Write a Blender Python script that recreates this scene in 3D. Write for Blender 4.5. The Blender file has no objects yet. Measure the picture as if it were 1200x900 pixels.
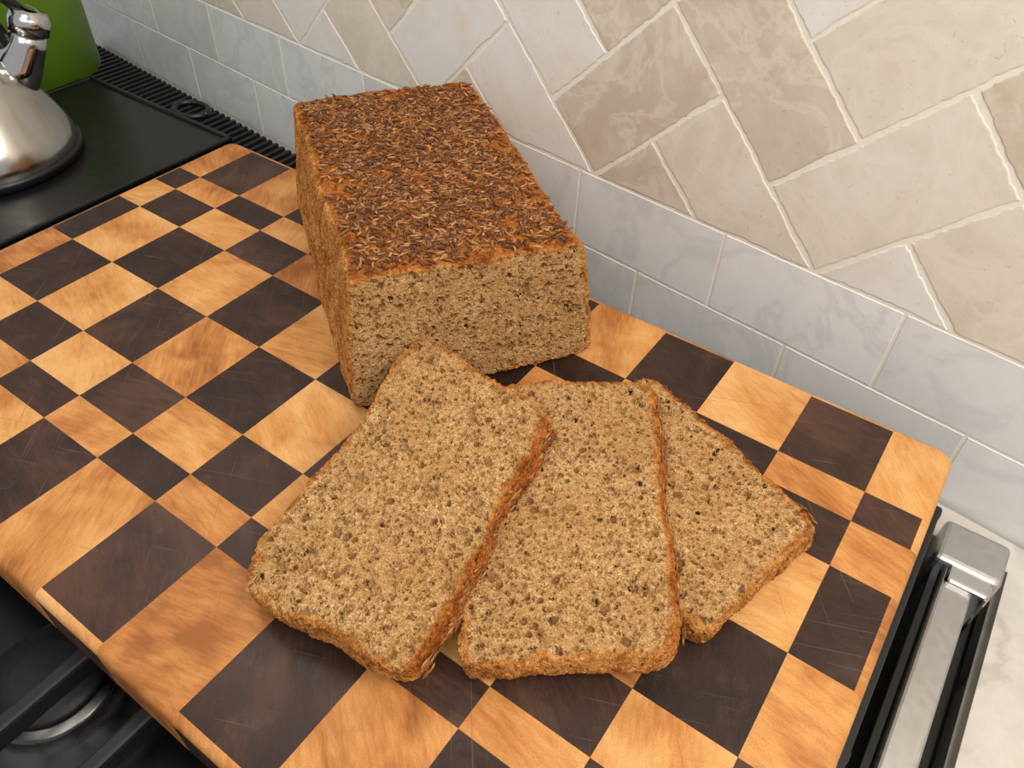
import bpy, bmesh, math, random
import numpy as np
from mathutils import Vector, Matrix, noise
random.seed(7)
S=0.4; Z0=1.05
def P(x,y,z): return (S*x,S*y,Z0+S*z)
scene=bpy.context.scene
try: scene.view_settings.view_transform='Standard'
except Exception: pass

# ---------------------------------------------------------------- helpers
def srgb(r,g,b):
    def f(c):
        c/=255.0
        return c/12.92 if c<=.04045 else ((c+.055)/1.055)**2.4
    return (f(r),f(g),f(b),1)
def link(o,parent=None):
    scene.collection.objects.link(o)
    if parent: o.parent=parent
    return o
def empty(name):
    return link(bpy.data.objects.new(name,None))
def mesh_obj(name,verts,faces,mat,parent=None,smooth=True,conv=True):
    me=bpy.data.meshes.new(name)
    if conv: verts=[P(*v) for v in verts]
    me.from_pydata(verts,[],faces); me.update()
    me.polygons.foreach_set('use_smooth',[smooth]*len(me.polygons))
    o=bpy.data.objects.new(name,me)
    if mat: me.materials.append(mat)
    return link(o,parent)
def bm_obj(name,bm,mats,parent=None,smooth=False):
    me=bpy.data.meshes.new(name)
    for v in bm.verts: v.co=Vector(P(*v.co))
    bmesh.ops.recalc_face_normals(bm,faces=bm.faces)
    bm.to_mesh(me); bm.free()
    for m in (mats if isinstance(mats,list) else [mats]): me.materials.append(m)
    me.polygons.foreach_set('use_smooth',[smooth]*len(me.polygons))
    return link(bpy.data.objects.new(name,me),parent)
def box_bm(bm,x0,x1,y0,y1,z0,z1,bev=0,seg=2,rot=None):
    r=bmesh.ops.create_cube(bm,size=1)
    vs=r['verts']
    for v in vs:
        v.co=Vector(((x0+x1)/2+v.co.x*(x1-x0),(y0+y1)/2+v.co.y*(y1-y0),(z0+z1)/2+v.co.z*(z1-z0)))
    if bev:
        es=list({e for v in vs for e in v.link_edges})
        bmesh.ops.bevel(bm,geom=es,offset=bev,segments=seg,profile=.5,affect='EDGES')
def box(name,x0,x1,y0,y1,z0,z1,mat,parent=None,bev=0,seg=2):
    bm=bmesh.new(); box_bm(bm,x0,x1,y0,y1,z0,z1,bev,seg)
    return bm_obj(name,bm,mat,parent)
def lathe(name,cx,cy,prof,mat,parent=None,n=48):
    vs=[];fs=[]
    for r,z in prof:
        for i in range(n):
            a=2*math.pi*i/n; vs.append((cx+r*math.cos(a),cy+r*math.sin(a),z))
    for k in range(len(prof)-1):
        for i in range(n):
            j=(i+1)%n; fs.append((k*n+i,k*n+j,(k+1)*n+j,(k+1)*n+i))
    fs.append(tuple(range(n))[::-1]); fs.append(tuple((len(prof)-1)*n+i for i in range(n)))
    return mesh_obj(name,vs,fs,mat,parent)
def tube(name,pts,rad,mat,parent=None,n=12,flat=1.0):
    vs=[];fs=[]
    pts=[Vector(p) for p in pts]
    if not isinstance(rad,(list,tuple)): rad=[rad]*len(pts)
    for k,p in enumerate(pts):
        t=(pts[min(k+1,len(pts)-1)]-pts[max(k-1,0)]).normalized()
        up=Vector((0,0,1)) if abs(t.z)<.9 else Vector((0,1,0))
        a=t.cross(up).normalized(); b=a.cross(t)
        for i in range(n):
            th=2*math.pi*i/n; vs.append(tuple(p+a*math.cos(th)*rad[k]+b*math.sin(th)*rad[k]*flat))
    for k in range(len(pts)-1):
        for i in range(n):
            j=(i+1)%n; fs.append((k*n+i,k*n+j,(k+1)*n+j,(k+1)*n+i))
    fs.append(tuple(range(n))[::-1]); fs.append(tuple((len(pts)-1)*n+i for i in range(n)))
    return mesh_obj(name,vs,fs,mat,parent)

class NT:
    def __init__(s,name):
        s.m=bpy.data.materials.new(name); s.m.use_nodes=True
        s.t=s.m.node_tree; s.b=s.t.nodes['Principled BSDF']; s.out=s.t.nodes['Material Output']
    def n(s,typ,**kw):
        nd=s.t.nodes.new(typ)
        for k,v in kw.items():
            if k.startswith('i_'):
                key=k[2:]; key=int(key) if key.isdigit() else key.replace('_',' ')
                s.set(nd.inputs[key],v)
            else: setattr(nd,k,v)
        return nd
    def set(s,inp,v):
        if isinstance(v,bpy.types.NodeSocket): s.t.links.new(v,inp)
        else: inp.default_value=v
    def math(s,op,a,b=0.0,c=None,clamp=False):
        nd=s.t.nodes.new('ShaderNodeMath'); nd.operation=op; nd.use_clamp=clamp
        s.set(nd.inputs[0],a); s.set(nd.inputs[1],b)
        if c is not None: s.set(nd.inputs[2],c)
        return nd.outputs[0]
    def mix(s,f,a,b,blend='MIX'):
        nd=s.t.nodes.new('ShaderNodeMix'); nd.data_type='RGBA'; nd.blend_type=blend
        s.set(nd.inputs[0],f); s.set(nd.inputs[6],a); s.set(nd.inputs[7],b)
        return nd.outputs[2]
    def ramp(s,f,stops):
        nd=s.t.nodes.new('ShaderNodeValToRGB'); s.set(nd.inputs[0],f)
        e=nd.color_ramp.elements
        while len(e)<len(stops): e.new(.5)
        for el,(p,c) in zip(e,stops): el.position=p; el.color=c if len(c)==4 else (*c,1)
        return nd.outputs[0]
    def rng(s,f,a,b,c=0.0,d=1.0,smooth=False):
        nd=s.t.nodes.new('ShaderNodeMapRange'); nd.interpolation_type='SMOOTHSTEP' if smooth else 'LINEAR'
        s.set(nd.inputs[0],f)
        for i,v in zip((1,2,3,4),(a,b,c,d)): s.set(nd.inputs[i],v)
        return nd.outputs[0]
    def noise(s,vec,scale,detail=4,rough=.55,dist=0):
        nd=s.t.nodes.new('ShaderNodeTexNoise'); s.set(nd.inputs['Vector'],vec)
        nd.inputs['Scale'].default_value=scale; nd.inputs['Detail'].default_value=detail
        nd.inputs['Roughness'].default_value=rough; nd.inputs['Distortion'].default_value=dist
        return nd
    def obj(s): return s.n('ShaderNodeTexCoord').outputs['Object']
    def attr(s,name): 
        return s.n('ShaderNodeAttribute',attribute_name=name)
    def bump(s,h,strength=.3,dist=.001):
        nd=s.n('ShaderNodeBump',i_Strength=strength,i_Distance=dist,i_Height=h); s.t.links.new(nd.outputs[0],s.b.inputs['Normal'])
def simple(name,col,rough=.5,metal=0,nscale=60,var=.15,bump=.1):
    m=NT(name); o=m.obj(); nz=m.noise(o,nscale)
    c2=tuple(min(1,c*(1+var)) for c in col[:3])+(1,); c1=tuple(c*(1-var) for c in col[:3])+(1,)
    m.set(m.b.inputs['Base Color'],m.ramp(nz.outputs[0],[(.3,c1),(.7,c2)]))
    m.b.inputs['Metallic'].default_value=metal
    m.set(m.b.inputs['Roughness'],m.rng(nz.outputs[0],.2,.8,max(0,rough-.08),rough+.08))
    if bump: m.bump(nz.outputs[0],bump,.0005)
    return m.m

# ---------------------------------------------------------------- materials
def wood_mat(name,dark):
    m=NT(name); o=m.obj()
    r1=m.attr('rnd').outputs['Fac']; r2=m.attr('rnd2').outputs['Fac']
    off=m.n('ShaderNodeCombineXYZ',i_0=m.math('MULTIPLY',r1,7.0),i_1=m.math('MULTIPLY',r2,5.0),i_2=0.0).outputs[0]
    rot=m.n('ShaderNodeVectorRotate',rotation_type='Z_AXIS',i_Vector=o,i_Angle=m.math('MULTIPLY_ADD',r2,1.5,-.3)).outputs[0]
    v=m.n('ShaderNodeVectorMath',operation='ADD',i_0=rot,i_1=off).outputs[0]
    st=m.n('ShaderNodeMapping',i_Vector=v); st.inputs['Scale'].default_value=(60,300,60)
    grain=m.noise(st.outputs[0],1,5,.65,.3).outputs[0]
    st2=m.n('ShaderNodeMapping',i_Vector=v); st2.inputs['Scale'].default_value=(10,34,10)
    band=m.noise(st2.outputs[0],1,2,.5,.8).outputs[0]
    big=m.noise(v,22,2,.5,.6).outputs[0]
    pores=m.noise(o,1100,2,.6).outputs[0]
    sc=m.n('ShaderNodeVectorRotate',rotation_type='Z_AXIS',i_Vector=o,i_Angle=.9).outputs[0]
    scm=m.n('ShaderNodeMapping',i_Vector=sc); scm.inputs['Scale'].default_value=(12,900,12)
    s1=m.noise(scm.outputs[0],1,2,.5,.3).outputs[0]
    sc2=m.n('ShaderNodeVectorRotate',rotation_type='Z_AXIS',i_Vector=o,i_Angle=-.4).outputs[0]
    scm2=m.n('ShaderNodeMapping',i_Vector=sc2); scm2.inputs['Scale'].default_value=(14,1000,14)
    s2=m.noise(scm2.outputs[0],1,1,.5,.2).outputs[0]
    scr=m.math('MAXIMUM',m.rng(s1,.68,.75),m.rng(s2,.70,.77))
    wear=m.rng(m.noise(o,38,5,.7).outputs[0],.55,.72)
    t=m.math('ADD',m.math('MULTIPLY',grain,.30),m.math('ADD',m.math('MULTIPLY',band,.3),m.math('MULTIPLY',big,.4)))
    t=m.math('ADD',t,m.math('MULTIPLY_ADD',r1,.18,-.09))
    if dark:
        c=m.ramp(t,[(.36,srgb(36,22,17)),(.52,srgb(55,35,27)),(.68,srgb(82,54,41))])
        c=m.mix(m.math('MULTIPLY',scr,.35),c,srgb(125,98,80))
        c=m.mix(m.math('MULTIPLY',m.rng(pores,.58,.7),.35),c,srgb(98,68,50))
        c=m.mix(m.math('MULTIPLY',wear,.16),c,srgb(118,92,74))
    else:
        c=m.ramp(t,[(.36,srgb(146,86,38)),(.45,srgb(180,116,58)),(.54,srgb(202,142,78)),(.66,srgb(218,166,104))])
        c=m.mix(m.math('MULTIPLY',scr,.3),c,srgb(120,72,34))
        c=m.mix(m.math('MULTIPLY',m.rng(pores,.54,.7),.45),c,srgb(138,82,38))
        c=m.mix(m.math('MULTIPLY',wear,.18),c,srgb(148,94,48))
    m.set(m.b.inputs['Base Color'],c)
    m.set(m.b.inputs['Roughness'],m.rng(grain,.3,.7,.38,.54) if dark else m.rng(grain,.3,.7,.46,.62))
    m.b.inputs['Specular IOR Level'].default_value=.36
    h=m.math('SUBTRACT',m.math('MULTIPLY',grain,.5),m.math('MULTIPLY',scr,.6))
    m.bump(h,.3,.0005)
    return m.m
mat_light=wood_mat('maple_endgrain',False); mat_dark=wood_mat('walnut_endgrain',True)

def bread_mat(name):
    m=NT(name); o=m.obj()
    crust=m.attr('crust').outputs['Fac']
    wob=m.noise(o,300,2,.6)
    dv=m.n('ShaderNodeVectorMath',operation='SCALE',i_0=m.n('ShaderNodeVectorMath',operation='SUBTRACT',i_0=wob.outputs['Color'],i_1=(.5,.5,.5)).outputs[0],i_Scale=.0024).outputs[0]
    v=m.n('ShaderNodeVectorMath',operation='ADD',i_0=o,i_1=dv).outputs[0]
    def holes(scale,thr,w,lo):
        vo=m.n('ShaderNodeTexVoronoi',feature='F1',i_Vector=v,i_Scale=scale)
        rr=m.n('ShaderNodeSeparateColor',i_0=vo.outputs['Color']).outputs[0]
        rad=m.rng(rr,lo,1.0,0.0,thr)
        return m.rng(m.math('SUBTRACT',vo.outputs['Distance'],rad),-w,w*.5,1.0,0.0,True)
    h1=holes(165,.52,.12,.25)
    h2=holes(350,.58,.16,.05)
    fine=m.noise(o,1000,3,.75).outputs[0]
    mid=m.noise(o,330,3,.65).outputs[0]
    low=m.noise(o,30,2,.5).outputs[0]
    hole=m.math('MAXIMUM',h1,m.math('MULTIPLY',h2,.8))
    t=m.math('ADD',m.math('MULTIPLY',fine,.65),m.math('MULTIPLY',mid,.35))
    crumb=m.ramp(t,[(.36,srgb(122,84,48)),(.45,srgb(174,130,80)),(.54,srgb(206,164,110)),(.64,srgb(240,212,164))])
    crumb=m.mix(m.rng(low,.35,.7,0,.4),crumb,srgb(170,120,66))
    crumb=m.mix(m.math('MULTIPLY',hole,.65),crumb,srgb(122,78,38))  # brown pore interiors, with some cavity shade put into the base colour
    sp=m.n('ShaderNodeTexVoronoi',feature='F1',i_Vector=o,i_Scale=330)
    spr=m.n('ShaderNodeSeparateColor',i_0=sp.outputs['Color']).outputs[1]
    spk=m.math('MULTIPLY',m.rng(sp.outputs['Distance'],.14,.24,1,0),m.math('GREATER_THAN',spr,.84))
    crumb=m.mix(m.math('MULTIPLY',spk,.75),crumb,srgb(82,48,26))
    cr=m.ramp(m.math('ADD',m.math('MULTIPLY',mid,.35),m.math('ADD',m.math('MULTIPLY',fine,.3),m.math('MULTIPLY',m.noise(o,70,3,.6).outputs[0],.35))),
        [(.36,srgb(100,55,25)),(.45,srgb(158,98,46)),(.53,srgb(200,136,70)),(.66,srgb(232,182,118))])
    topz=m.attr('topcrust').outputs['Fac']
    cr=m.mix(topz,cr,m.mix(1.0,cr,srgb(240,215,190),'MULTIPLY'))
    col=m.mix(crust,crumb,cr)
    m.set(m.b.inputs['Base Color'],col)
    m.b.inputs['Roughness'].default_value=.95
    m.b.inputs['Specular IOR Level'].default_value=.12
    hc=m.math('SUBTRACT',m.math('MULTIPLY_ADD',mid,.5,m.math('MULTIPLY',fine,.6)),m.math('MULTIPLY_ADD',h1,1.3,m.math('MULTIPLY',h2,.85)))
    hk=m.math('SUBTRACT',m.math('MULTIPLY_ADD',mid,1.1,m.math('MULTIPLY_ADD',fine,.9,-.5)),m.math('MULTIPLY',h2,.6))
    hm=m.n('ShaderNodeMix',data_type='FLOAT',i_0=crust,i_2=hc,i_3=hk).outputs[0]
    d=m.n('ShaderNodeDisplacement',i_Height=hm,i_Midlevel=.4,i_Scale=.0024)
    m.t.links.new(d.outputs[0],m.out.inputs['Displacement'])
    m.m.displacement_method='BOTH'
    return m.m
mat_bread=bread_mat('rye_bread')

def seed_mat():
    m=NT('caraway_seed'); r=m.attr('rnd').outputs['Fac']; o=m.obj(); nz=m.noise(o,900,2).outputs[0]
    c=m.ramp(m.math('MULTIPLY_ADD',nz,.3,m.math('MULTIPLY',r,.8)),[(.1,srgb(70,38,19)),(.5,srgb(108,64,33)),(.8,srgb(148,98,54)),(1,srgb(196,148,94))])
    m.set(m.b.inputs['Base Color'],c); m.b.inputs['Roughness'].default_value=.6; m.b.inputs['Specular IOR Level'].default_value=.3
    return m.m
mat_seed=seed_mat()

def tile_mat(name,stops,vein,veinamt,rough,vscale=14,pitamt=.1,bmp=.12,rw=.3):
    m=NT(name); o=m.obj(); r=m.attr('rnd').outputs['Fac']; r2=m.attr('rnd2').outputs['Fac']
    off=m.n('ShaderNodeCombineXYZ',i_0=m.math('MULTIPLY',r,9.0),i_1=m.math('MULTIPLY',r2,9.0),i_2=m.math('MULTIPLY',r,3.0)).outputs[0]
    v=m.n('ShaderNodeVectorMath',operation='ADD',i_0=o,i_1=off).outputs[0]
    n1=m.noise(v,vscale,5,.6,.8).outputs[0]; n2=m.noise(v,80,4,.65).outputs[0]
    t=m.math('ADD',m.math('MULTIPLY',n1,.45),m.math('MULTIPLY_ADD',n2,.55-rw,m.math('MULTIPLY',r,rw)))
    c=m.ramp(t,stops)
    vn=m.math('ABSOLUTE',m.math('SUBTRACT',m.noise(v,vscale*.8,5,.6,1.3).outputs[0],.5))
    c=m.mix(m.rng(vn,0,.06,veinamt,0,True),c,vein)
    pits=m.rng(m.noise(v,210,4,.65,.5).outputs[0],.62,.70)
    c=m.mix(m.math('MULTIPLY',pits,pitamt),c,srgb(172,154,132))
    m.set(m.b.inputs['Base Color'],c)
    m.b.inputs['Roughness'].default_value=rough
    m.b.inputs['Specular IOR Level'].default_value=.3
    m.bump(m.math('SUBTRACT',n2,pits),bmp,.0008)
    return m.m
mat_trav=tile_mat('tumbled_travertine',[(.28,srgb(198,182,163)),(.42,srgb(213,201,184)),(.56,srgb(221,213,198)),(.70,srgb(227,226,222))],srgb(230,222,208),.4,.6,14,.3,.22,.4)
mat_marb=tile_mat('honed_marble',[(.28,srgb(208,209,208)),(.45,srgb(219,220,219)),(.7,srgb(230,231,230))],srgb(194,196,199),.35,.4,9,.02,.05)
mat_counter=tile_mat('counter_marble',[(.28,srgb(190,184,174)),(.45,srgb(206,200,190)),(.7,srgb(222,218,210))],srgb(165,160,152),.5,.3,7,.02,.02)
mat_grout=simple('grout',srgb(232,226,212),.85,0,300,.04,.2)
mat_black=simple('black_enamel',srgb(14,14,15),.22,0,40,.2,0)
mat_iron=simple('cast_iron',srgb(20,20,21),.5,0,400,.25,.35)
mat_steel=simple('stainless_steel',srgb(190,188,185),.42,1,160,.04,0)
mat_chrome=simple('polished_steel',srgb(205,203,200),.12,1,20,.04,0)
mat_brushed=simple('brushed_steel',srgb(195,190,182),.2,1,20,.04,0)
mat_bplastic=simple('black_plastic',srgb(16,16,18),.35,0,80,.1,.05)
mat_green=simple('green_enamel',srgb(88,122,24),.4,0,12,.1,0)
mat_burner=simple('burner_aluminium',srgb(110,108,106),.3,1,90,.1,.1)
mat_cab=simple('cabinet_paint',srgb(225,220,210),.5,0,30,.03,0)
mat_floor=simple('floor_stone',srgb(150,130,110),.5,0,5,.15,.1)

# ---------------------------------------------------------------- cutting board
X=[0,.0924,.236,.3902,.5431,.6955,.8457,.9905,1.1487,1.3029,1.4492,1.6031,1.7525,1.8587]
Y=[0,-.1803,-.2528,-.3542,-.5276,-.6982,-.8065,-.874,-1.0789]
TH=.11
bm=bmesh.new()
l1=bm.faces.layers.float.new('rnd'); l2=bm.faces.layers.float.new('rnd2')
rr=random.Random(3)
tr={(i,j):(rr.random(),rr.random()) for i in range(13) for j in range(8)}
vt={};vb={}
for i,x in enumerate(X):
    for j,y in enumerate(Y):
        vt[i,j]=bm.verts.new((x,y,0)); 
        if i in(0,13) or j in(0,8): vb[i,j]=bm.verts.new((x,y,-TH))
def tf(vs,i,j):
    f=bm.faces.new(vs); f.material_index=(i+j)%2; f[l1],f[l2]=tr[i,j]
for i in range(13):
    for j in range(8):
        tf([vt[i,j+1],vt[i+1,j+1],vt[i+1,j],vt[i,j]],i,j)
for i in range(13):
    tf([vt[i,0],vt[i+1,0],vb[i+1,0],vb[i,0]],i,0); tf([vt[i+1,8],vt[i,8],vb[i,8],vb[i+1,8]],i,7)
for j in range(8):
    tf([vt[0,j+1],vt[0,j],vb[0,j],vb[0,j+1]],0,j); tf([vt[13,j],vt[13,j+1],vb[13,j+1],vb[13,j]],12,j)
per=[vb[i,0] for i in range(14)]+[vb[13,j] for j in range(1,9)]+[vb[i,8] for i in range(12,-1,-1)]+[vb[0,j] for j in range(7,0,-1)]
f=bm.faces.new(per[::-1]); f.material_index=0
bmesh.ops.recalc_face_normals(bm,faces=bm.faces)
vc=[e for e in bm.edges if abs(e.verts[0].co.z-e.verts[1].co.z)>.05 and any(abs(e.verts[0].co.x-x)<1e-5 for x in(X[0],X[13])) and any(abs(e.verts[0].co.y-y)<1e-5 for y in(Y[0],Y[8]))]
bmesh.ops.bevel(bm,geom=vc,offset=.03,segments=5,profile=.5,affect='EDGES')
pe=[e for e in bm.edges if len(e.link_faces)==2 and e.link_faces[0].normal.angle(e.link_faces[1].normal)>1.0]
bmesh.ops.bevel(bm,geom=pe,offset=.014,segments=4,profile=.5,affect='EDGES')
board=bm_obj('cutting_board',bm,[mat_light,mat_dark],smooth=True)

# ---------------------------------------------------------------- bread builder
def D(p,amp,sc,seed,zf=1.0):
    q=Vector(p)*sc+Vector((seed*3.1,seed*1.7,seed))
    r=noise.noise_vector(q)*amp; r.z*=zf
    return r
def bread(name,front,depthv,nu,nv,ns,q,amp,sc,seed,rim,parent,topside,bulge=.0,edge_round=.004,amp2=.002,sc2=40,zf=1.0,rj=.008):
    verts=[];faces=[];crust=[];topc=[]
    def sq(a,b):
        m_=max(abs(a),abs(b))
        if m_<1e-9: return a,b,0
        n_=(abs(a)**q+abs(b)**q)**(1/q)
        return a*m_/n_,b*m_/n_,m_
    def disp(p): return p+D(p,amp,sc,seed,zf)+D(p,amp2,sc2,seed+5,zf)
    def add(a,b,t,c):
        a2,b2,m_=sq(a,b)
        p=disp(front(a2,b2)+depthv(a2,b2)*t)
        verts.append(p); crust.append(c)
        topc.append(1.0 if topside(a,b) else 0.0)
        return len(verts)-1
    A=[-1+2*i/nu for i in range(nu+1)]; B=[-1+2*j/nv for j in range(nv+1)]
    dl=depthv(0,0).length
    w=(front(1,0)-front(-1,0)).length/2; h=(front(0,1)-front(0,-1)).length/2
    G={}
    def grid(t,k):
        for i,a in enumerate(A):
            for j,b in enumerate(B):
                d=min((1-abs(a))*w,(1-abs(b))*h)
                jit=noise.noise(Vector((a*w*45,b*h*45,seed)))*rj
                c=max(0,min(1,(1-(d+jit)/rim)*2.2))
                tt=t
                if d<edge_round: 
                    rr_=edge_round*(1-math.sqrt(max(0,1-(1-d/edge_round)**2)))/dl
                    tt=t+rr_ if k==0 else t-rr_
                G[k,i,j]=add(a,b,tt,c)
    grid(0,0); grid(1,1)
    for i in range(nu):
        for j in range(nv):
            faces.append((G[0,i,j],G[0,i,j+1],G[0,i+1,j+1],G[0,i+1,j]))
            faces.append((G[1,i,j],G[1,i+1,j],G[1,i+1,j+1],G[1,i,j+1]))
    perim=[(i,0) for i in range(nu)]+[(nu,j) for j in range(nv)]+[(i,nv) for i in range(nu,0,-1)]+[(0,j) for j in range(nv,0,-1)]
    rings=[[G[0,i,j] for i,j in perim]]
    e=edge_round/dl
    for s in range(1,ns):
        t=e+(1-2*e)*s/ns
        ring=[]
        for i,j in perim:
            a=A[i];b=B[j]; g=1+bulge*math.sin(math.pi*t)
            a2,b2,_=sq(a,b)
            p=disp(front(a2*g,b2*g)+depthv(a2,b2)*t)
            verts.append(p); crust.append(1.0); topc.append(1.0 if topside(a,b) else 0.0); ring.append(len(verts)-1)
        rings.append(ring)
    rings.append([G[1,i,j] for i,j in perim])
    n=len(perim)
    for k in range(len(rings)-1):
        for i in range(n):
            j=(i+1)%n
            faces.append((rings[k][i],rings[k][j],rings[k+1][j],rings[k+1][i]))
    o=mesh_obj(name,[tuple(v) for v in verts],faces,mat_bread,parent)
    bm=bmesh.new(); bm.from_mesh(o.data); bmesh.ops.recalc_face_normals(bm,faces=bm.faces); bm.to_mesh(o.data); bm.free()
    for nm,arr in(('crust',crust),('topcrust',topc)):
        at=o.data.attributes.new(nm,'FLOAT','POINT'); at.data.foreach_set('value',arr)
    return o
def quad(TL,TR,BR,BL):
    TL,TR,BR,BL=map(Vector,(TL,TR,BR,BL))
    def fn(a,b):
        u=(a+1)/2;v=(b+1)/2
        return TL*(1-u)*(1-v)+TR*u*(1-v)+BR*u*v+BL*(1-u)*v
    return fn

def seeds_mesh(name,items,parent):
    nsd=5; prof=[(-1,.0),(-.7,.6),(-.2,1.0),(.3,.95),(.75,.5),(1,.0)]
    verts=[];faces=[];rn=[]
    for pos,d,nn,L,Wd,r in items:
        d=(d-nn*d.dot(nn)).normalized(); s=d.cross(nn); base=len(verts)
        bend=random.uniform(-.25,.25)
        for t,rad in prof:
            c=pos+d*(t*L/2)+s*(bend*L*.5*(t*t-.4))
            for k in range(nsd):
                th=2*math.pi*k/nsd
                verts.append(tuple(c+s*(math.cos(th)*rad*Wd/2)+nn*(math.sin(th)*rad*Wd/2*.8))); rn.append(r)
        for k in range(len(prof)-1):
            for i in range(nsd):
                j=(i+1)%nsd
                faces.append((base+k*nsd+i,base+k*nsd+j,base+(k+1)*nsd+j,base+(k+1)*nsd+i))
    o=mesh_obj(name,verts,faces,mat_seed,parent)
    at=o.data.attributes.new('rnd','FLOAT','POINT'); at.data.foreach_set('value',rn)
    return o

HT=.262
loaf=empty('bread_loaf')
LV=Vector((-.551,.403,0))
lf=quad((.958,-.514,HT),(1.190,-.188,HT),(1.212,-.155,.006),(.955,-.550,.006))
bread('loaf_body',lf,lambda a,b:LV,150,90,180,18,.009,5,1.0,.008,loaf,lambda a,b:b<-.98,bulge=.0,edge_round=.004,amp2=.0035,sc2=30,zf=.8,rj=.010)
items=[]
tl=Vector((.961,-.509,HT)); tw=Vector((.228,.319,0))
cnt=0
while cnt<5200:
    u=random.random(); v=random.random()
    du=min(u,1-u)*.392; dv=min(v,1-v)*.683
    if min(du,dv)<.006: continue
    dens=min(1,.18+min(du,dv)/.08)
    nn_=noise.noise(Vector((u*5,v*8,3)))
    if random.random()>dens*(.75+.9*nn_): continue
    p=tl+tw*u+LV*v
    p=p+D(p,.009,5,1.0,.8)+D(p,.0035,30,6.0,.8)+Vector((0,0,random.uniform(.000,.0042)))
    th=random.uniform(0,math.pi*2)
    d=Vector((math.cos(th),math.sin(th),random.uniform(-.1,.1)))
    n2=Vector((random.uniform(-.15,.15),random.uniform(-.15,.15),1)).normalized()
    items.append((p,d,n2,random.uniform(.014,.023),random.uniform(.0040,.0056),random.random()))
    cnt+=1
seeds_mesh('caraway_seeds',items,loaf)

def slice_(name,TL,TR,BR,BL,th,seed):
    par=empty(name)
    fn=quad(TL,TR,BR,BL)
    nrm=(Vector(TR)-Vector(TL)).cross(Vector(BL)-Vector(TL)).normalized()
    if nrm.z>0: nrm=-nrm
    outv=(Vector(TR)-Vector(TL)).normalized()
    def dvf(a,b): return nrm*th+outv*(.010*max(0,a))
    dv=nrm*th
    bread('slice_body',fn,dvf,112,180,14,10,.012,7,seed,.0105,par,lambda a,b:a>.98,bulge=.004,edge_round=.0022,amp2=.0075,sc2=22,zf=.25,rj=.009)
    its=[]
    for _ in range(120):
        b=random.uniform(-.93,.93); t=random.uniform(.1,.9)
        p=fn(1.0,b)+dvf(1,b)*t; p=p+D(p,.012,7,seed,.25)+D(p,.0075,22,seed+5,.25)
        along=(Vector(BR)-Vector(TR)).normalized()
        d=along+nrm*random.uniform(-.9,.9)+outv*random.uniform(-.1,.1)
        its.append((p+outv*.002,d,outv,random.uniform(.012,.018),random.uniform(.0034,.0048),random.uniform(.5,1)))
    seeds_mesh('caraway_seeds',its,par)
    return par
slice_('bread_slice',(1.022,-.436,.134),(1.304,-.440,.124),(1.380,-.884,.080),(1.094,-.922,.052),.043,2.0)
slice_('bread_slice',(1.153,-.400,.078),(1.388,-.250,.092),(1.636,-.668,.088),(1.408,-.836,.050),.041,3.0)
slice_('bread_slice',(1.262,-.430,.045),(1.345,-.178,.045),(1.716,-.328,.045),(1.650,-.612,.045),.040,4.0)

# ---------------------------------------------------------------- tiled wall
th=-.1134; ct,st_=math.cos(th),math.sin(th); DD=.35; U0=.9389; W=.3776; ZT=.1243
def wp(u,v,d):
    uu=U0+u*W
    return (uu*ct + d*st_, DD+uu*st_ - d*ct, ZT+v*W)
ZC=-.24
def wall_box(name,u0,u1,v0,v1,d0,d1,mat,parent=None):
    vs=[wp(u,v,d) for d in(d0,d1) for v in(v0,v1) for u in(u0,u1)]
    fs=[(0,1,3,2),(4,6,7,5),(0,4,5,1),(2,3,7,6),(0,2,6,4),(1,5,7,3)]
    return mesh_obj(name,vs,fs,mat,parent,smooth=False)
wall=wall_box('wall_back',-9,7,-7.2,9,-.2,0,mat_grout)
def clip(poly,axis,val,keep_gt):
    out=[]
    for k in range(len(poly)):
        a=poly[k];b=poly[(k+1)%len(poly)]
        ia=(a[axis]>=val) if keep_gt else (a[axis]<=val); ib=(b[axis]>=val) if keep_gt else (b[axis]<=val)
        if ia: out.append(a)
        if ia!=ib:
            t=(val-a[axis])/(b[axis]-a[axis]); out.append((a[0]+t*(b[0]-a[0]),a[1]+t*(b[1]-a[1])))
    return out
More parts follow.
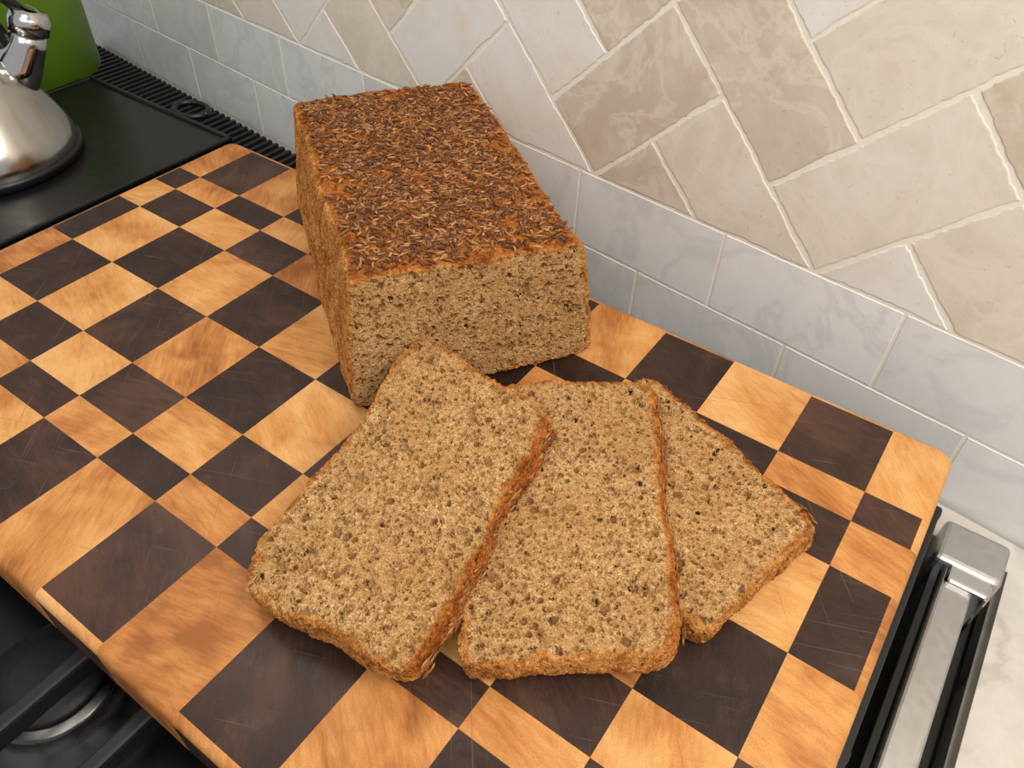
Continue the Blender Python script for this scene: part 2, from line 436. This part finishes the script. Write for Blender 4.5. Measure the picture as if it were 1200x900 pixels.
def tiles(name,polys,mat,thick,cham,wob):
    verts=[];faces=[];r1=[];r2=[]
    for poly in polys:
        if len(poly)<3: continue
        pts=[]
        for k in range(len(poly)):
            a=poly[k];b=poly[(k+1)%len(poly)]
            L=math.hypot(b[0]-a[0],b[1]-a[1])
            if L<.02: continue
            n=max(1,int(L/.02))
            for i in range(n):
                t=i/n; pts.append((a[0]+t*(b[0]-a[0]),a[1]+t*(b[1]-a[1])))
        if len(pts)<3: continue
        cx=sum(p[0] for p in pts)/len(pts); cy=sum(p[1] for p in pts)/len(pts)
        sd=random.random()*99; ra,rb=random.random(),random.random()
        pts=[(x+noise.noise(Vector((x*5,y*5,sd)))*wob+noise.noise(Vector((x*34,y*34,sd)))*wob*.9,y+noise.noise(Vector((x*5,y*5,sd+30)))*wob+noise.noise(Vector((x*34,y*34,sd+9)))*wob*.9) for x,y in pts]
        n=len(pts); b0=len(verts); tk=thick*random.uniform(.8,1.2)
        for lvl,(ins,d) in enumerate([(0,0),(cham*.15,tk*.5),(cham*.5,tk*.85),(cham,tk)]):
            for x,y in pts:
                dx,dy=x-cx,y-cy; L=math.hypot(dx,dy) or 1
                verts.append(wp(x-dx/L*ins,y-dy/L*ins,d))
        for l in range(3):
            for i in range(n):
                j=(i+1)%n; faces.append((b0+l*n+i,b0+l*n+j,b0+(l+1)*n+j,b0+(l+1)*n+i)); r1.append(ra);r2.append(rb)
        faces.append(tuple(b0+3*n+i for i in range(n))); r1.append(ra);r2.append(rb)
    o=mesh_obj(name,verts,faces,mat,wall,smooth=False)
    for nm,a in(('rnd',r1),('rnd2',r2)):
        at=o.data.attributes.new(nm,'FLOAT','FACE'); at.data.foreach_set('value',a)
    return o
g=.012; q_=math.sqrt(.5)
polys=[]
def tile_rect(c,du,dv):
    L=.5-g;Wd=.25-g
    return [(c[0]+sx*L*du[0]+sy*Wd*dv[0],c[1]+sx*L*du[1]+sy*Wd*dv[1]) for sx,sy in((-1,-1),(1,-1),(1,1),(-1,1))]
Tc=((-.2536+.4535+.8071+.1)/4,(.3536+1.0607+.7071+0)/4)
Sc=((.4535+.8071+1.5142+1.1607)/4,(.3536+.7071+0-.3536)/4)
for i in range(-6,5):
    for j in range(-2,12):
        for c,du,dv in((Tc,(q_,q_),(-q_,q_)),(Sc,(q_,-q_),(q_,q_))):
            cc=(c[0]+i*2*q_,c[1]+j*q_)
            if cc[0]<-8 or cc[0]>6: continue
            p=tile_rect(cc,du,dv)
            p=clip(p,1,g,True)
            p=clip(p,1,6.5,False) if p else p
            if p: polys.append(p)
tiles('herringbone_tile',polys,mat_trav,.0016,.010,.009)
polys=[]
for row in range(2):
    for k in range(-9,7):
        u0=k+(0.5 if row==1 else 0); 
        polys.append([(u0+g*.7,-.5*(row+1)+g*.7),(u0+1-g*.7,-.5*(row+1)+g*.7),(u0+1-g*.7,-.5*row-g*.7),(u0+g*.7,-.5*row-g*.7)])
tiles('subway_tile',polys,mat_marb,.0016,.004,.002)

# ---------------------------------------------------------------- stove
def prism(name,pts,z0,z1,mat,parent,bev=.006):
    bm=bmesh.new()
    b=[bm.verts.new((x,y,z0)) for x,y in pts]; t=[bm.verts.new((x,y,z1)) for x,y in pts]
    n=len(pts); bm.faces.new(b[::-1]); bm.faces.new(t)
    for i in range(n): bm.faces.new([b[i],b[(i+1)%n],t[(i+1)%n],t[i]])
    bmesh.ops.bevel(bm,geom=list(bm.edges),offset=bev,segments=2,profile=.5,affect='EDGES')
    return bm_obj(name,bm,mat,parent)
def wy(x): return DD-math.tan(.1134)*x-.008
stove=empty('gas_stove')
SX0,SX1=-1.5,2.035; SY0,SY1=-1.75,.03
box('stove_body',SX0,SX1,SY0,SY1,-2.6,-.34,mat_steel,stove,.01)
box('cooktop',SX0+.01,SX1-.004,SY0+.02,SY1-.002,-.342,-.31,mat_black,stove,.008)
box('side_rim',1.93,1.985,SY0,-.03,-.32,-.19,mat_steel,stove,.008,3)
box('side_rim_edge',1.912,1.929,SY0,-.03,-.32,-.205,mat_black,stove,.003)
box('rim_cap',1.905,2.02,-.075,.028,-.32,-.172,mat_steel,stove,.012,3)
box('rim_cap_step',1.935,2.01,-.11,-.07,-.32,-.178,mat_chrome,stove,.008,3)
prism('rear_vent_base',[(SX0,.032),(1.72,.032),(1.72,wy(1.72)),(SX0,wy(SX0))],-.36,-.262,mat_black,stove,.004)
bm=bmesh.new()
x=SX0+.03
while x<1.68:
    box_bm(bm,x,x+.013,.05,wy(x)-.02,-.264,-.236); x+=.034
box_bm(bm,SX0+.02,1.7,.04,.06,-.264,-.23)
bm_obj('rear_vent_ribs',bm,mat_iron,stove)
bm=bmesh.new()
gx=[-1.35,-1.05,-.75,-.45,-.15,.15,.3,.62,.9,1.05,1.35,1.65,1.87]
for x in gx: 
    box_bm(bm,x-.013,x+.013,-1.6,-.02,-.15,-.11,.006)
for y in (-1.6,-1.3,-.55,-.03):
    box_bm(bm,-1.36,1.885,y-.013,y+.013,-.155,-.112,.006)
for x in (-1.35,-.15,.3,1.05,1.87):
    for y in(-1.58,-.55,-.05): box_bm(bm,x-.016,x+.016,y-.016,y+.016,-.312,-.14,.004)
bm_obj('iron_grates',bm,mat_iron,stove)
for n_,(bx,by) in enumerate([(.80,-1.12),(.78,-.35),(-.75,-.35),(-.75,-1.15),(1.5,-1.15),(1.5,-.35)]):
    lathe('burner_base_%d'%n_,bx,by,[(.15,-.312),(.15,-.302),(.11,-.290),(.105,-.25),(.10,-.243)],mat_burner,stove)
    lathe('burner_cap_%d'%n_,bx,by,[(.085,-.245),(.09,-.235),(.085,-.225),(.05,-.221),(.02,-.220)],mat_iron,stove)
for n_ in range(5):
    kx=-1.1+n_*.7
    tube('knob_%d'%n_,[(kx,SY0,-.6),(kx,SY0-.05,-.6),(kx,SY0-.1,-.6)],[.08,.075,.06],mat_steel,stove,24)

counter=empty('kitchen_counter')
prism('countertop',[(1.75,.036),(2.045,.036),(2.045,-1.8),(3.7,-1.8),(3.7,wy(3.7)),(1.75,wy(1.75))],-.30,ZC,mat_counter,counter)
box('cabinet',2.06,3.68,-1.72,-.12,-2.6,-.30,mat_cab,counter,.01)
box('floor',-5,7,-8,2,-2.7,-2.61,mat_floor)

# ---------------------------------------------------------------- griddle
gr=empty('griddle_pan')
bm=bmesh.new()
box_bm(bm,-.86,-.17,-.62,.12,-.11,-.096,.003)
for a in ((-.86,-.17,.105,.12),(-.86,-.17,-.62,-.605),(-.86,-.845,-.62,.12),(-.185,-.17,-.62,.12)):
    box_bm(bm,a[0],a[1],a[2],a[3],-.108,-.088,.005)
bm_obj('griddle_plate',bm,mat_bplastic,gr)
pts=[(-.42+.06*math.cos(t),.17+.045*math.sin(t),-.098) for t in np.linspace(0,2*math.pi,30)]
tube('griddle_handle',pts,.009,mat_bplastic,gr)

# ---------------------------------------------------------------- kettle
kt=empty('tea_kettle'); KX,KY=-.605,-.37; zb=-.0955
lathe('kettle_body',KX,KY,[(.20,zb),(.235,zb+.01),(.243,zb+.03),(.238,zb+.055),(.224,zb+.09),(.206,zb+.125),(.188,zb+.16),(.168,zb+.195),(.142,zb+.228),(.112,zb+.252),(.10,zb+.262)],mat_brushed,kt,64)
lathe('kettle_base_ring',KX,KY,[(.21,zb),(.247,zb+.004),(.249,zb+.026),(.24,zb+.030)],mat_bplastic,kt,64)
lathe('kettle_lid',KX,KY,[(.10,zb+.26),(.098,zb+.27),(.06,zb+.285),(.03,zb+.29)],mat_chrome,kt,48)
lathe('lid_knob',KX,KY,[(.012,zb+.285),(.014,zb+.31),(.03,zb+.32),(.03,zb+.335),(.015,zb+.345)],mat_bplastic,kt,24)
sd=Vector((.42,.907,0)).normalized()
c=Vector((KX,KY,0))
def kp(r,z): 
    v=c+sd*r; return (v.x,v.y,zb+z)
tube('kettle_spout',[kp(.12,.17),kp(.165,.23),kp(.20,.28),kp(.215,.31)],[.065,.055,.045,.042],mat_chrome,kt,24)
tube('spout_cap',[kp(.213,.305),kp(.225,.335),kp(.232,.355),kp(.236,.362)],[.048,.05,.042,.02],mat_chrome,kt,24)
tube('spout_lever',[kp(.22,.35),kp(.19,.39),kp(.14,.42)],[.015,.014,.018],mat_bplastic,kt,12)
hp=[kp(.16*math.cos(t),.2+.27*math.sin(t)) for t in np.linspace(.25,math.pi-.1,24)]
tube('kettle_handle',hp,.02,mat_bplastic,kt,14)

cn=empty('green_canister')
lathe('canister_body',-1.08,.05,[(.20,-.11),(.21,-.10),(.21,.40),(.205,.41)],mat_green,cn,48)
lathe('canister_lid',-1.08,.05,[(.212,.41),(.215,.42),(.21,.45),(.05,.47),(.03,.50),(.04,.52)],mat_green,cn,48)

# ---------------------------------------------------------------- lights, world, camera
def area(name,loc,tgt,sx,sy,power,col):
    l=bpy.data.lights.new(name,'AREA'); l.shape='RECTANGLE'; l.size=sx; l.size_y=sy; l.energy=power; l.color=col
    o=link(bpy.data.objects.new(name,l)); o.location=P(*loc)
    d=Vector(P(*tgt))-Vector(P(*loc)); o.rotation_euler=d.to_track_quat('-Z','Y').to_euler()
    return o
area('hood_lamp',(2.8,-.7,2.1),(1.3,-.4,0),.4,.3,6.0,(1,.93,.82))
area('hood_lamp.001',(.1,-.45,2.1),(.3,-.3,0),.3,.2,2.0,(1,.93,.82))
area('room_fill',(2.2,-3.0,3.6),(1,-.5,0),1.2,1.0,13,(1,.95,.88))  # added soft fill from the room side, not an actual fixture
w=bpy.data.worlds.new('World'); scene.world=w; w.use_nodes=True
bg=w.node_tree.nodes['Background']; bg.inputs[0].default_value=(.99,.99,1,1); bg.inputs[1].default_value=.48

R=np.array([[0.8169127399912326, 0.5760289599414702, 0.02905533597749872],[0.41685490035527395,-0.5548592187080154,-0.7199744713977891],[-0.398604524923904,0.6002681773369966,-0.6933920593623131]])
cam=bpy.data.cameras.new('camera'); co=link(bpy.data.objects.new('camera',cam))
cam.sensor_fit='HORIZONTAL'; cam.sensor_width=36; cam.lens=915.1/1200*36; cam.clip_start=.01
M=Matrix(((R[0][0],-R[1][0],-R[2][0],0),(R[0][1],-R[1][1],-R[2][1],0),(R[0][2],-R[1][2],-R[2][2],0),(0,0,0,1)))
M.translation=Vector(P(1.71666864,-1.18568673,1.0))
co.matrix_world=M
scene.camera=co
